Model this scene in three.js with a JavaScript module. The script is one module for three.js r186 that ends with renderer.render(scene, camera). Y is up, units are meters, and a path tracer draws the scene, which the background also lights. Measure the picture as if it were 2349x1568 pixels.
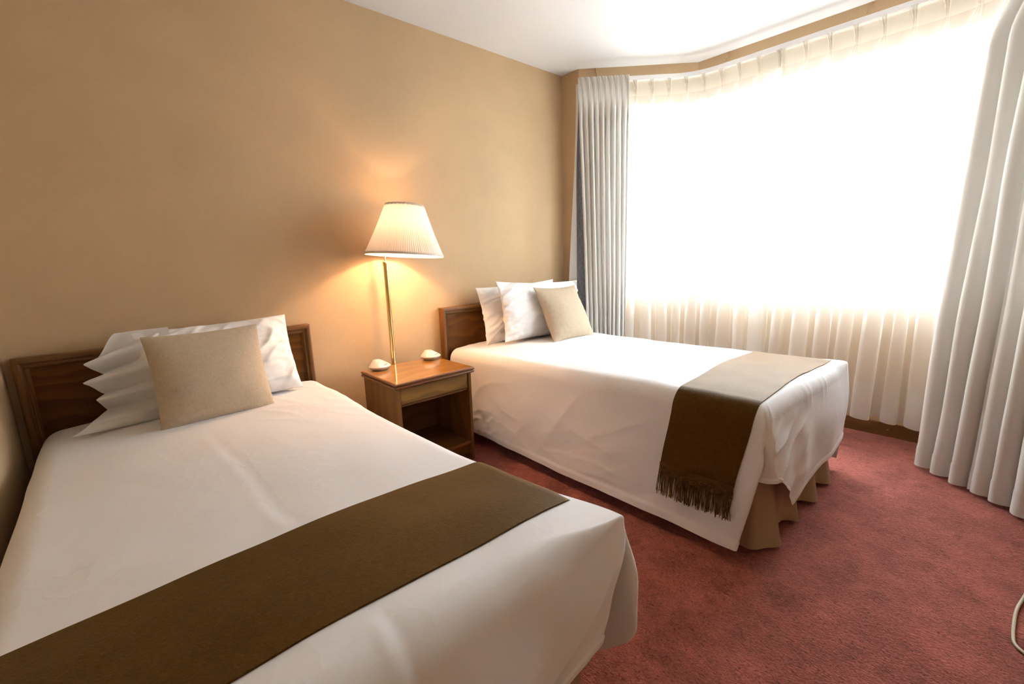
import * as THREE from 'three';
import { RoundedBoxGeometry } from 'three/addons/geometries/RoundedBoxGeometry.js';
import { mergeGeometries, mergeVertices, toCreasedNormals } from 'three/addons/utils/BufferGeometryUtils.js';
import { ImprovedNoise } from 'three/addons/math/ImprovedNoise.js';

// ------------------------------------------------------------------ camera, sky, exposure
const scene = new THREE.Scene();
const camera = new THREE.PerspectiveCamera(74.5, 2349 / 1568, 0.02, 200);
camera.position.set(0, 1.18, 2.55);
camera.rotation.set(-0.18967, -0.72451, -0.033476, 'YXZ');
const renderer = new THREE.WebGLRenderer({ antialias: true });
renderer.toneMapping = THREE.LinearToneMapping;
renderer.toneMappingExposure = 1.62;
renderer.shadowMap.enabled = true;
{ // even overcast sky: three times as bright overhead as at the horizon, alike all round
  const W = 64, H = 32, d = new Float32Array(W * H * 4);
  for (let y = 0; y < H; y++) for (let x = 0; x < W; x++) {
    const up = Math.sin(((y + 0.5) / H - 0.5) * Math.PI), l = (1 + 2 * Math.max(0, up)) / 3, i = (y * W + x) * 4;
    d[i] = 0.81 * l; d[i + 1] = 0.91 * l; d[i + 2] = l; d[i + 3] = 1;
  }
  const t = new THREE.DataTexture(d, W, H, THREE.RGBAFormat, THREE.FloatType); t.mapping = THREE.EquirectangularReflectionMapping;
  t.magFilter = t.minFilter = THREE.LinearFilter; t.needsUpdate = true; scene.background = t; scene.backgroundIntensity = 29;
}

// ------------------------------------------------------------------ helpers
const IN = new ImprovedNoise();
const nz = (x, y, z = 0.37) => IN.noise(x + 31.7, y + 17.3, z + 5.9);
const ridge = (x, y, z, p = 5) => Math.pow(Math.max(0, 1 - Math.abs(nz(x, y, z)) * 2.2), p);
const clamp = (x, a = 0, b = 1) => Math.min(b, Math.max(a, x));
const smooth = (a, b, x) => { const t = clamp((x - a) / (b - a)); return t * t * (3 - 2 * t); };
const lerp = (a, b, t) => a + (b - a) * t;
let seed = 12345;
const rnd = () => { seed = (seed * 1664525 + 1013904223) >>> 0; return seed / 4294967296; };
const V = (x, y, z) => new THREE.Vector3(x, y, z);

const taken = {};
function numbered(name) {
  const n = taken[name] = (taken[name] ?? -1) + 1;
  return n ? `${name}_${String(n).padStart(3, '0')}` : name;
}
function shade(o) { o.traverse((m) => { if (m.isMesh) { m.castShadow = true; m.receiveShadow = true; } }); return o; }
function part(name, geo, mat, parent) {
  const m = new THREE.Mesh(geo, mat); m.name = name; m.castShadow = m.receiveShadow = true; parent.add(m); return m;
}
function thing(name, label, category, pos = [0, 0, 0], group) {
  const o = new THREE.Group(); o.name = numbered(name); o.position.set(...pos); o.userData = { label, category };
  if (group) o.userData.group = group;
  scene.add(o); return o;
}
function solo(name, geo, mat, label, category, group) {
  const m = new THREE.Mesh(geo, mat); m.name = numbered(name); m.castShadow = m.receiveShadow = true;
  m.userData = { label, category }; if (group) m.userData.group = group;
  scene.add(m); return m;
}
function struct(name, geo, mat, label, parent = scene) {
  const m = new THREE.Mesh(geo, mat); m.name = name; m.castShadow = m.receiveShadow = true;
  if (parent === scene) m.userData = { kind: 'structure', label, category: name.split('_')[0] };
  parent.add(m); return m;
}
function box(x0, x1, y0, y1, z0, z1, r = 0) {
  const w = x1 - x0, h = y1 - y0, d = z1 - z0;
  const g = r ? new RoundedBoxGeometry(w, h, d, 2, r) : new THREE.BoxGeometry(w, h, d);
  g.translate((x0 + x1) / 2, (y0 + y1) / 2, (z0 + z1) / 2);
  return cubeUV(g);
}
// uv in metres by the way each face points; grain along: 0 = first axis, 1 = second
function cubeUV(g0, swap = false) {
  const g = g0.index ? g0.toNonIndexed() : g0;
  const p = g.attributes.position, uv = new Float32Array(p.count * 2);
  const a = V(), b = V(), c = V(), n = V();
  for (let i = 0; i < p.count; i += 3) {
    a.fromBufferAttribute(p, i); b.fromBufferAttribute(p, i + 1); c.fromBufferAttribute(p, i + 2);
    n.copy(b).sub(a).cross(c.clone().sub(a));
    const ax = Math.abs(n.x), ay = Math.abs(n.y), az = Math.abs(n.z);
    [a, b, c].forEach((q, k) => {
      let u, v;
      if (ax >= ay && ax >= az) { u = q.z; v = q.y; } else if (ay >= az) { u = q.x; v = q.z; } else { u = q.x; v = q.y; }
      if (swap) [u, v] = [v, u];
      uv[(i + k) * 2] = u; uv[(i + k) * 2 + 1] = v;
    });
  }
  g.setAttribute('uv', new THREE.BufferAttribute(uv, 2));
  return g;
}
function tube(pts, r, seg = 40, rs = 10, closed = false) {
  return new THREE.TubeGeometry(new THREE.CatmullRomCurve3(pts.map((p) => V(...p)), closed), seg, r, rs, closed);
}
// grid of points f(i,j) -> [x,y,z,u,v]
function grid(nu, nv, f, weld = false) {
  const pos = [], uv = [], idx = [];
  for (let j = 0; j <= nv; j++) for (let i = 0; i <= nu; i++) {
    const q = f(i / nu, j / nv); pos.push(q[0], q[1], q[2]); uv.push(q[3] ?? i / nu, q[4] ?? j / nv);
  }
  for (let j = 0; j < nv; j++) for (let i = 0; i < nu; i++) {
    const a = j * (nu + 1) + i, b = a + 1, c = a + nu + 1, d = c + 1; idx.push(a, b, d, a, d, c);
  }
  const g = new THREE.BufferGeometry();
  g.setAttribute('position', new THREE.Float32BufferAttribute(pos, 3));
  g.setAttribute('uv', new THREE.Float32BufferAttribute(uv, 2));
  g.setIndex(idx); g.computeVertexNormals();
  return g;
}
// a sheet with real thickness: second skin pushed back along the normals, rim closed
function thicken(g, nu, nv, t) {
  const p = g.attributes.position, n = g.attributes.normal, uv = g.attributes.uv, c = p.count;
  const pos = [], uvs = [], idx = [...g.index.array];
  for (let k = 0; k < 2; k++) for (let i = 0; i < c; i++) {
    pos.push(p.getX(i) - k * t * n.getX(i), p.getY(i) - k * t * n.getY(i), p.getZ(i) - k * t * n.getZ(i)); uvs.push(uv.getX(i), uv.getY(i));
  }
  for (let i = 0; i < g.index.count; i += 3) idx.push(c + g.index.getX(i), c + g.index.getX(i + 2), c + g.index.getX(i + 1));
  const W = nu + 1, edge = (a, b) => idx.push(a, c + b, b, a, c + a, c + b);
  for (let i = 0; i < nu; i++) { edge(i, i + 1); edge(nv * W + i + 1, nv * W + i); }
  for (let j = 0; j < nv; j++) { edge((j + 1) * W, j * W); edge(j * W + nu, (j + 1) * W + nu); }
  const o = new THREE.BufferGeometry();
  o.setAttribute('position', new THREE.Float32BufferAttribute(pos, 3));
  o.setAttribute('uv', new THREE.Float32BufferAttribute(uvs, 2));
  o.setIndex(idx);
  return toCreasedNormals(o, 1.0);
}

// ------------------------------------------------------------------ textures
function hash(x, y, s) { let h = (x * 374761393 + y * 668265263 + s * 69069 + 1013904223) | 0; h = Math.imul(h ^ (h >>> 13), 1274126177); h ^= h >>> 16; return (h >>> 0) / 4294967296; }
function pn(x, y, px, py, s) {  // value noise that repeats every px, py cells
  const ix = Math.floor(x), iy = Math.floor(y); let fx = x - ix, fy = y - iy; fx = fx * fx * (3 - 2 * fx); fy = fy * fy * (3 - 2 * fy);
  const m = (a, n) => ((a % n) + n) % n, x0 = m(ix, px), x1 = m(ix + 1, px), y0 = m(iy, py), y1 = m(iy + 1, py);
  return lerp(lerp(hash(x0, y0, s), hash(x1, y0, s), fx), lerp(hash(x0, y1, s), hash(x1, y1, s), fx), fy);
}
function tex(size, fn, rx, ry, srgb = false) {  // fn(u,v) -> grey or [r,g,b], 0..1; rx, ry = metres covered
  const d = new Uint8Array(size * size * 4);
  for (let y = 0; y < size; y++) for (let x = 0; x < size; x++) {
    let c = fn(x / size, y / size); if (typeof c === 'number') c = [c, c, c];
    const i = (y * size + x) * 4; for (let k = 0; k < 3; k++) d[i + k] = clamp(c[k]) * 255; d[i + 3] = 255;
  }
  const t = new THREE.DataTexture(d, size, size); t.wrapS = t.wrapT = THREE.RepeatWrapping; t.magFilter = THREE.LinearFilter;
  t.minFilter = THREE.LinearMipmapLinearFilter; t.generateMipmaps = true;
  if (srgb) t.colorSpace = THREE.SRGBColorSpace; t.repeat.set(1 / rx, 1 / ry); t.needsUpdate = true; return t;
}
const oct = (u, v, f, s) => 0.5 * pn(u * f, v * f, f, f, s) + 0.3 * pn(u * f * 2, v * f * 2, f * 2, f * 2, s + 1) + 0.2 * pn(u * f * 4, v * f * 4, f * 4, f * 4, s + 2);

const plasterBump = tex(512, (u, v) => 0.55 * oct(u, v, 64, 3) + 0.45 * oct(u, v, 9, 8), 0.7, 0.7);
const plasterTone = tex(512, (u, v) => { const k = 0.97 + 0.035 * (oct(u, v, 5, 21) - 0.5) * 2 + 0.02 * (oct(u, v, 90, 22) - 0.5); return [k, k * 0.998, k * 0.99]; }, 1.7, 1.7, true);
const carpetTone = tex(1024, (u, v) => {
  const f = pn(u * 512, v * 300, 512, 300, 41), g = pn(u * 230, v * 150, 230, 150, 42), c = oct(u, v, 7, 44), m = oct(u, v, 26, 48);
  const dark = smooth(0.62, 0.78, oct(u, v, 13, 47)) * 0.13;
  const tuft = smooth(0.72, 0.9, g) * 0.22;
  const k = 0.66 + 0.2 * f + 0.14 * g + 0.22 * (c - 0.5) + 0.18 * (m - 0.5) - dark - tuft;
  return [k, k * (0.985 - 0.03 * tuft), k];
}, 1.05, 1.05, true);
const carpetBump = tex(1024, (u, v) => 0.5 * pn(u * 400, v * 240, 400, 240, 51) + 0.3 * pn(u * 170, v * 120, 170, 120, 52) + 0.2 * oct(u, v, 30, 53), 1.05, 1.05);
function woodTex(s, stretch, rings, contrast) {
  return tex(1024, (u, v) => {
    const warp = 0.5 * oct(u, v, 2, s) + 0.09 * oct(u, v, 6, s + 5);
    const r = (v * rings + warp * rings * 0.9) % 1, line = smooth(0, 0.75, r) * smooth(1, 0.85, r);
    const fib = pn(u * stretch, v * 420, stretch, 420, s + 9), pore = smooth(0.78, 0.95, pn(u * stretch * 2, v * 300, stretch * 2, 300, s + 12));
    const k = 0.82 + contrast * (0.1 * (0.5 - line)) + 0.1 * (fib - 0.5) - 0.1 * pore + 0.14 * (oct(u, v, 3, s + 20) - 0.5);
    return [k, k * (0.99 - 0.02 * line), k * (0.98 - 0.05 * line)];
  }, 0.9, 0.45, true);
}
const woodA = woodTex(60, 14, 4, 1.0), woodB = woodTex(90, 20, 6, 1.3);
const woodA2 = woodA.clone(); woodA2.rotation = Math.PI / 2; woodA2.needsUpdate = true;
const weaveBump = tex(512, (u, v) => { // herringbone wool
  const x = u * 72, y = v * 96, col = Math.floor(x / 3), dir = col % 2 ? 1 : -1, q = (x % 3) * 0.9 * dir + y * 1.0;
  return 0.5 + 0.3 * Math.sin(2 * Math.PI * q / 2) * (0.6 + 0.8 * oct(u, v, 24, 71)) + 0.3 * (oct(u, v, 60, 72) - 0.5);
}, 0.16, 0.16);
const weaveTone = tex(512, (u, v) => { const k = 0.86 + 0.04 * (oct(u, v, 30, 75) - 0.5) + 0.12 * (oct(u, v, 128, 78) - 0.5); return [k, k * 0.985, k * 0.96]; }, 0.3, 0.3, true);
const woolTone = tex(512, (u, v) => { const k = 0.8 + 0.22 * (oct(u, v, 110, 81) - 0.5) + 0.12 * (oct(u, v, 30, 84) - 0.5); return [k, k, k]; }, 0.3, 0.3, true);
const woolBump = tex(512, (u, v) => 0.6 * oct(u, v, 120, 86) + 0.4 * oct(u, v, 40, 88), 0.3, 0.3);
const cottonBump = tex(1024, (u, v) => {
  const w = oct(u, v, 6, 91), r = 1 - Math.abs(2 * oct(u + 0.05 * w, v, 10, 93) - 1), r2 = 1 - Math.abs(2 * oct(u, v + 0.06 * w, 19, 96) - 1);
  return clamp(0.25 + 0.45 * Math.pow(r, 7) * smooth(0.42, 0.62, w) + 0.2 * Math.pow(r2, 6) + 0.2 * oct(u, v, 40, 99));
}, 1.1, 1.1);
const drapeBump = tex(512, (u, v) => 0.5 * pn(u * 256, v * 40, 256, 40, 101) + 0.5 * pn(u * 40, v * 256, 40, 256, 103), 0.25, 0.25);

const heatherTone = tex(256, (u, v) => { const k = 0.8 + 0.5 * (pn(u * 120, v * 12, 120, 12, 111) - 0.5) + 0.25 * (pn(u * 200, v * 60, 200, 60, 113) - 0.5); return [k, k, k]; }, 0.12, 0.12, true);

// ------------------------------------------------------------------ materials
const S = (o) => new THREE.MeshStandardMaterial(o), P = (o) => new THREE.MeshPhysicalMaterial(o);
const rgb = (r, g, b) => new THREE.Color().setRGB(r, g, b);
const M = {
  wall: S({ color: rgb(0.585, 0.41, 0.238), roughness: 0.75, map: plasterTone, bumpMap: plasterBump, bumpScale: 0.0006 }),
  ceiling: S({ color: rgb(0.74, 0.74, 0.745), roughness: 0.9, bumpMap: plasterBump, bumpScale: 0.0006 }),
  carpet: P({ color: rgb(0.50, 0.145, 0.108), roughness: 1, map: carpetTone, bumpMap: carpetBump, bumpScale: 0.006, sheen: 0.35, sheenColor: rgb(0.8, 0.45, 0.4), sheenRoughness: 0.6 }),
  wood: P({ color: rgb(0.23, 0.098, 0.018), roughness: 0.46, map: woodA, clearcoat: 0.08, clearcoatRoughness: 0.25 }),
  woodV: P({ color: rgb(0.30, 0.125, 0.035), roughness: 0.4, map: woodA2, clearcoat: 0.2, clearcoatRoughness: 0.3 }),
  woodPanel: P({ color: rgb(0.16, 0.062, 0.011), roughness: 0.45, specularIntensity: 0.35, map: woodB, clearcoat: 0.0, clearcoatRoughness: 0.25 }),
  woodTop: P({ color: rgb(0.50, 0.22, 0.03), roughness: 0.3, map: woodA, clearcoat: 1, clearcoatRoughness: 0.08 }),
  woodEdge: P({ color: rgb(0.22, 0.07, 0.018), roughness: 0.35, map: woodA, clearcoat: 0.4, clearcoatRoughness: 0.2 }),
  woodDrawer: P({ color: rgb(0.32, 0.155, 0.03), roughness: 0.5, map: woodB, clearcoat: 0.05, clearcoatRoughness: 0.3 }),
  cotton: P({ color: rgb(0.79, 0.77, 0.775), roughness: 0.85, bumpMap: cottonBump, bumpScale: 0.0010, sheen: 0.25, sheenColor: rgb(1, 1, 1), sheenRoughness: 0.5 }),
  pillow: P({ color: rgb(0.83, 0.81, 0.80), roughness: 0.85, bumpMap: cottonBump, bumpScale: 0.0009, sheen: 0.2, sheenColor: rgb(1, 1, 1) }),
  caseEnd: P({ color: rgb(0.83, 0.81, 0.80), roughness: 0.9, transmission: 0.2, thickness: 0, specularIntensity: 0.2, side: THREE.DoubleSide }),
  cushion: P({ color: rgb(0.80, 0.655, 0.49), roughness: 0.95, map: weaveTone, bumpMap: weaveBump, bumpScale: 0.0016, sheen: 0.3, sheenColor: rgb(0.9, 0.8, 0.65) }),
  throw: P({ color: rgb(0.115, 0.055, 0.008), roughness: 0.6, map: woolTone, bumpMap: woolBump, bumpScale: 0.0008, sheen: 1, sheenColor: rgb(1.0, 0.62, 0.27), sheenRoughness: 0.6, specularIntensity: 0.45, specularColor: rgb(1, 0.6, 0.3), side: THREE.DoubleSide }),
  fringe: P({ color: rgb(0.11, 0.058, 0.014), roughness: 1, specularIntensity: 0.2, sheen: 0.1, sheenColor: rgb(0.7, 0.45, 0.2) }),
  skirt: P({ color: rgb(0.36, 0.235, 0.145), roughness: 0.8, bumpMap: woolBump, bumpScale: 0.0004, side: THREE.DoubleSide }),
  mattress: S({ color: rgb(0.6, 0.58, 0.55), roughness: 0.9 }),
  bedBase: S({ color: rgb(0.12, 0.09, 0.07), roughness: 0.9 }),
  drape: P({ color: rgb(0.70, 0.67, 0.625), roughness: 0.85, bumpMap: drapeBump, bumpScale: 0.0004, transmission: 0.05, thickness: 0, side: THREE.DoubleSide }),
  lining: P({ color: rgb(0.27, 0.27, 0.29), roughness: 0.9, map: heatherTone, bumpMap: drapeBump, bumpScale: 0.0006, side: THREE.DoubleSide }),
  sheer: P({ color: rgb(0.95, 0.935, 0.905), roughness: 0.42, transmission: 0.72, thickness: 0, specularIntensity: 0, side: THREE.DoubleSide }),
  sheerTape: P({ color: rgb(0.92, 0.89, 0.82), roughness: 0.5, transmission: 0.62, thickness: 0, specularIntensity: 0, side: THREE.DoubleSide }),
  rail: S({ color: rgb(0.82, 0.80, 0.79), roughness: 0.4 }),
  frame: S({ color: rgb(0.80, 0.79, 0.76), roughness: 0.45 }),
  trimBeige: S({ color: rgb(0.74, 0.66, 0.53), roughness: 0.6 }),
  glass: P({ color: rgb(1, 1, 1), roughness: 0, transmission: 1, thickness: 0, ior: 1.5 }),
  brass: S({ color: rgb(0.80, 0.60, 0.27), roughness: 0.16, metalness: 1 }),
  chrome: S({ color: rgb(0.8, 0.78, 0.74), roughness: 0.2, metalness: 1 }),
  shade: P({ color: rgb(0.90, 0.82, 0.76), roughness: 1, transmission: 0.06, thickness: 0, specularIntensity: 0, side: THREE.DoubleSide }),
  shadeTrim: S({ color: rgb(0.74, 0.63, 0.55), roughness: 0.9 }),
  bulb: S({ color: rgb(1, 0.9, 0.8), emissive: rgb(1, 0.68, 0.38), emissiveIntensity: 6, roughness: 0.5 }),
  plastic: P({ color: rgb(0.66, 0.60, 0.56), roughness: 0.35, clearcoat: 0.3 }),
  darkPlastic: S({ color: rgb(0.12, 0.11, 0.10), roughness: 0.5 }),
  greyPlastic: S({ color: rgb(0.45, 0.42, 0.37), roughness: 0.5 }),
  cord: S({ color: rgb(0.55, 0.47, 0.36), roughness: 0.5 }),
  ground: S({ color: rgb(0.42, 0.41, 0.39), roughness: 0.95, bumpMap: plasterBump, bumpScale: 0.003 }),
  screw: S({ color: rgb(0.25, 0.2, 0.15), roughness: 0.35, metalness: 1 }),
};

// ------------------------------------------------------------------ room shell
const CEIL = 2.53, XC = 2.86, XB = 3.48, ZB0 = 0.79, ZB1 = 2.33, ZE0 = 0.17, ZE1 = 2.95, ZF = 3.6, XL = -0.345;
struct('floor', box(XL - 0.15, 3.9, -0.2, 0, -0.15, ZF + 0.15), M.carpet, 'rose red cut pile carpet covering the whole floor');
struct('ceiling', box(XL - 0.15, 3.9, CEIL, CEIL + 0.2, -0.15, ZF + 0.15), M.ceiling, 'smooth white painted ceiling');
struct('wall_back', box(XL - 0.15, XC + 0.15, 0, CEIL, -0.15, 0), M.wall, 'tan painted wall behind the two headboards');
struct('wall_left', box(XL - 0.15, XL, 0, CEIL, 0, ZF + 0.15), M.wall, 'tan painted side wall beside the near bed');
struct('wall_front', box(XL, XC + 0.15, 0, CEIL, ZF, ZF + 0.15), M.wall, 'tan painted wall opposite the headboards');
struct('wall_right', box(XC, XC + 0.15, 0, CEIL, 0, ZE0 - 0.0), M.wall, 'narrow tan return wall beside the pleated drape');
struct('wall_right_rear', box(XC, XC + 0.15, 0, CEIL, ZE1, ZF), M.wall, 'tan wall beyond the far side of the bay');

const SILL = 0.9, HEAD = 2.2, WT = 0.16;
function bay(name, A, B, u0, u1, label) {   // wall from A to B (x, z) with a window opening u0..u1 along it, built outward
  const L = Math.hypot(B[0] - A[0], B[1] - A[1]), ux = (B[0] - A[0]) / L, uz = (B[1] - A[1]) / L;
  const s = new THREE.Shape([[0, 0], [L, 0], [L, CEIL], [0, CEIL]].map((p) => new THREE.Vector2(...p)));
  s.holes.push(new THREE.Path([[u0, SILL], [u0, HEAD], [u1, HEAD], [u1, SILL]].map((p) => new THREE.Vector2(...p))));
  const g = cubeUV(new THREE.ExtrudeGeometry(s, { depth: WT, bevelEnabled: false }));
  const mat = new THREE.Matrix4().makeBasis(V(ux, 0, uz), V(0, 1, 0), V(-uz, 0, ux)).setPosition(A[0], 0, A[1]);
  // u x up = (-uz, 0, ux): outward
  const w = struct(name, g.applyMatrix4(mat), M.wall, label);
  return { mat, L, w };
}
function windowUnit(n, b, u0, u1, label) {
  const put = (g) => g.applyMatrix4(b.mat);
  const w = new THREE.Group(); w.name = `window_${n}`; w.userData = { kind: 'structure', label, category: 'window' }; scene.add(w);
  const f = 0.03, zi = 0.03, zo = 0.08;
  part('frame_head', put(box(u0, u1, HEAD - f, HEAD, zi, zo, 0.004)), M.frame, w);
  part('frame_foot', put(box(u0, u1, SILL, SILL + f, zi, zo, 0.004)), M.frame, w);
  part('frame_side', put(box(u0, u0 + f, SILL + f, HEAD - f, zi, zo, 0.004)), M.frame, w);
  part('frame_side', put(box(u1 - f, u1, SILL + f, HEAD - f, zi, zo, 0.004)), M.frame, w);
  part('pane', put(new THREE.PlaneGeometry(u1 - u0 - 2 * f, HEAD - SILL - 2 * f).translate((u0 + u1) / 2, (SILL + HEAD) / 2, 0.055)), M.glass, w);
  part('sill_board', put(box(u0, u1, SILL - 0.022, SILL, -0.03, zi, 0.006)), M.frame, w);
  part('head_trim', put(box(u0, u1, HEAD - 0.005, HEAD + 0.062, -0.014, 0, 0.004)), M.trimBeige, w);
}
const LD = Math.hypot(XB - XC, ZB0 - ZE0), LM = ZB1 - ZB0;
const bA = bay('wall_bay_angled', [XB, ZB0], [XC, ZE0], 0.012, LD - 0.16, 'angled tan bay wall behind the gathered drape');
const bM = bay('wall_bay', [XB, ZB1], [XB, ZB0], 0.012, LM - 0.012, 'tan bay wall with the wide window');
const bB = bay('wall_bay_angled_rear', [XC, ZE1], [XB, ZB1], 0.16, LD - 0.012, 'angled tan bay wall behind the right hand drape');
windowUnit(1, bA, 0.012, LD - 0.16, 'narrow angled bay window behind the sheer curtain');
windowUnit(2, bM, 0.012, LM - 0.012, 'wide white framed bay window behind sheer curtains');
windowUnit(3, bB, 0.16, LD - 0.012, 'angled bay window behind the right hand drape');

struct('ground_outside', box(3.9, 120, -3.3, -3.1, -80, 80), M.ground, 'pale paved ground outside, below the window');
// baseboards of the bay
function baseboard(name, A, B, label, screws = []) {
  const L = Math.hypot(B[0] - A[0], B[1] - A[1]), g = new RoundedBoxGeometry(L, 0.085, 0.016, 2, 0.003);
  g.translate(0, 0.0425, 0);
  const b = struct(name, cubeUV(g), M.wood, label);
  b.position.set((A[0] + B[0]) / 2, 0, (A[1] + B[1]) / 2); b.rotation.y = -Math.atan2(B[1] - A[1], B[0] - A[0]);
  for (const s of screws) { const c = new THREE.CylinderGeometry(0.005, 0.005, 0.003, 12).rotateX(Math.PI / 2).translate(s, 0.045, 0.009); part('screw', c, M.screw, b); const d = part('screw', c.clone().translate(0, 0, -0.018), M.screw, b); }
}
baseboard('baseboard_bay', [XB - 0.009, ZB0], [XB - 0.009, ZB1], 'dark varnished wooden baseboard under the sheer curtains', [0.32, 0.56]);
baseboard('baseboard_bay_angled', [XB - 0.007, ZB0 + 0.006], [XC - 0.006, ZE0 + 0.007], 'varnished baseboard of the angled bay wall');
baseboard('baseboard_bay_rear', [XC - 0.006, ZE1 - 0.007], [XB - 0.007, ZB1 - 0.006], 'varnished baseboard of the bay behind the right drape');

// ------------------------------------------------------------------ beds
function moulding(path, prof, inward) {   // mitred frame pieces: path of corner points (x, y), profile of (inset, depth)
  const out = [];
  for (let k = 0; k + 1 < path.length; k++) {
    const a = path[k], b = path[k + 1], pos = [], idx = [];
    const corner = (i, o) => { // inset point at path corner i
      const pi = inward[i - 1], ni = inward[i]; let dx = 0, dy = 0;
      if (i > 0) { dx += pi[0] * o; dy += pi[1] * o; } if (i < path.length - 1) { dx += ni[0] * o; dy += ni[1] * o; }
      return [path[i][0] + dx, path[i][1] + dy];
    };
    prof.forEach(([o, d]) => { const p = corner(k, o), q = corner(k + 1, o); pos.push(p[0], p[1], d, q[0], q[1], d); });
    const n = prof.length;
    for (let i = 0; i + 1 < n; i++) idx.push(2 * i, 2 * i + 2, 2 * i + 1, 2 * i + 1, 2 * i + 2, 2 * i + 3);
    let g = new THREE.BufferGeometry(); g.setAttribute('position', new THREE.Float32BufferAttribute(pos, 3)); g.setIndex(idx);
    g = g.toNonIndexed(); g.computeVertexNormals(); out.push(g);
  }
  return out;
}
function headboard(parent, x0, x1) {
  const h = new THREE.Group(); h.name = 'headboard'; parent.add(h);
  const Y = 0.856, zb = 0.012, zf = 0.058;
  part('panel', box(x0 + 0.03, x1 - 0.03, 0.2, Y - 0.03, zb, zb + 0.026), M.woodPanel, h);
  const prof = [[0, zb], [0, zf - 0.008], [0.003, zf - 0.002], [0.008, zf], [0.018, zf], [0.022, zf - 0.003], [0.025, zf - 0.010], [0.03, zf - 0.010], [0.034, zf - 0.007], [0.038, zf - 0.009], [0.042, zf - 0.016], [0.045, zb + 0.026], [0.045, zb], [0, zb]];
  const gs = moulding([[x0, 0.02], [x0, Y], [x1, Y], [x1, 0.02]], prof, [[1, 0], [0, -1], [-1, 0]]);
  part('stile', cubeUV(gs[0], true), M.wood, h); part('top_rail', cubeUV(gs[1]), M.wood, h); part('stile', cubeUV(gs[2], true), M.wood, h);
  return h;
}
// folds of the bed linen, shared by duvet and throw so that one lies on the other
function linen(x, y, z, top) {
  return 0.005 * nz(2.3 * x, 2.3 * y, 2.3 * z) + 0.0035 * nz(6.1 * x, 4 * y, 5.3 * z + 3);
}
class BedShape {
  constructor(o) { Object.assign(this, { r: 0.06, flare: 0.03, crown: 0.018 }, o); }
  top(x, z) { const t = (x - this.cx) / this.w; return this.y + this.crown * (1 - t * t) + this.lift(x, z); }
  half(z, s = 1) { return this.w + (s > 0 ? this.widen : 0) * smooth(this.z1 - 0.8, this.z1, z); }
  // point of the cross-section: a = signed length from the centre line, towards +x
  cross(a, z, off = 0) {
    const s = Math.sign(a) || 1, w = this.half(z, s), r = this.r, flat = w - r, b = Math.abs(a), arc = r * Math.PI / 2;
    let x, y, nx = 0, ny = 1; const yt = this.top(this.cx + s * Math.min(b, flat), z);
    if (b <= flat) { x = b; y = yt; }
    else if (b <= flat + arc) { const th = (b - flat) / r; x = flat + r * Math.sin(th); y = yt - r * (1 - Math.cos(th)); nx = Math.sin(th); ny = Math.cos(th); }
    else { const d = b - flat - arc; x = w + this.flare * d; y = yt - r - d; nx = 1; ny = 0; }
    const X = this.cx + s * x, k = linen(X, y, z) + off;
    return [X + s * nx * k, y + ny * k, z];
  }
}
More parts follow.
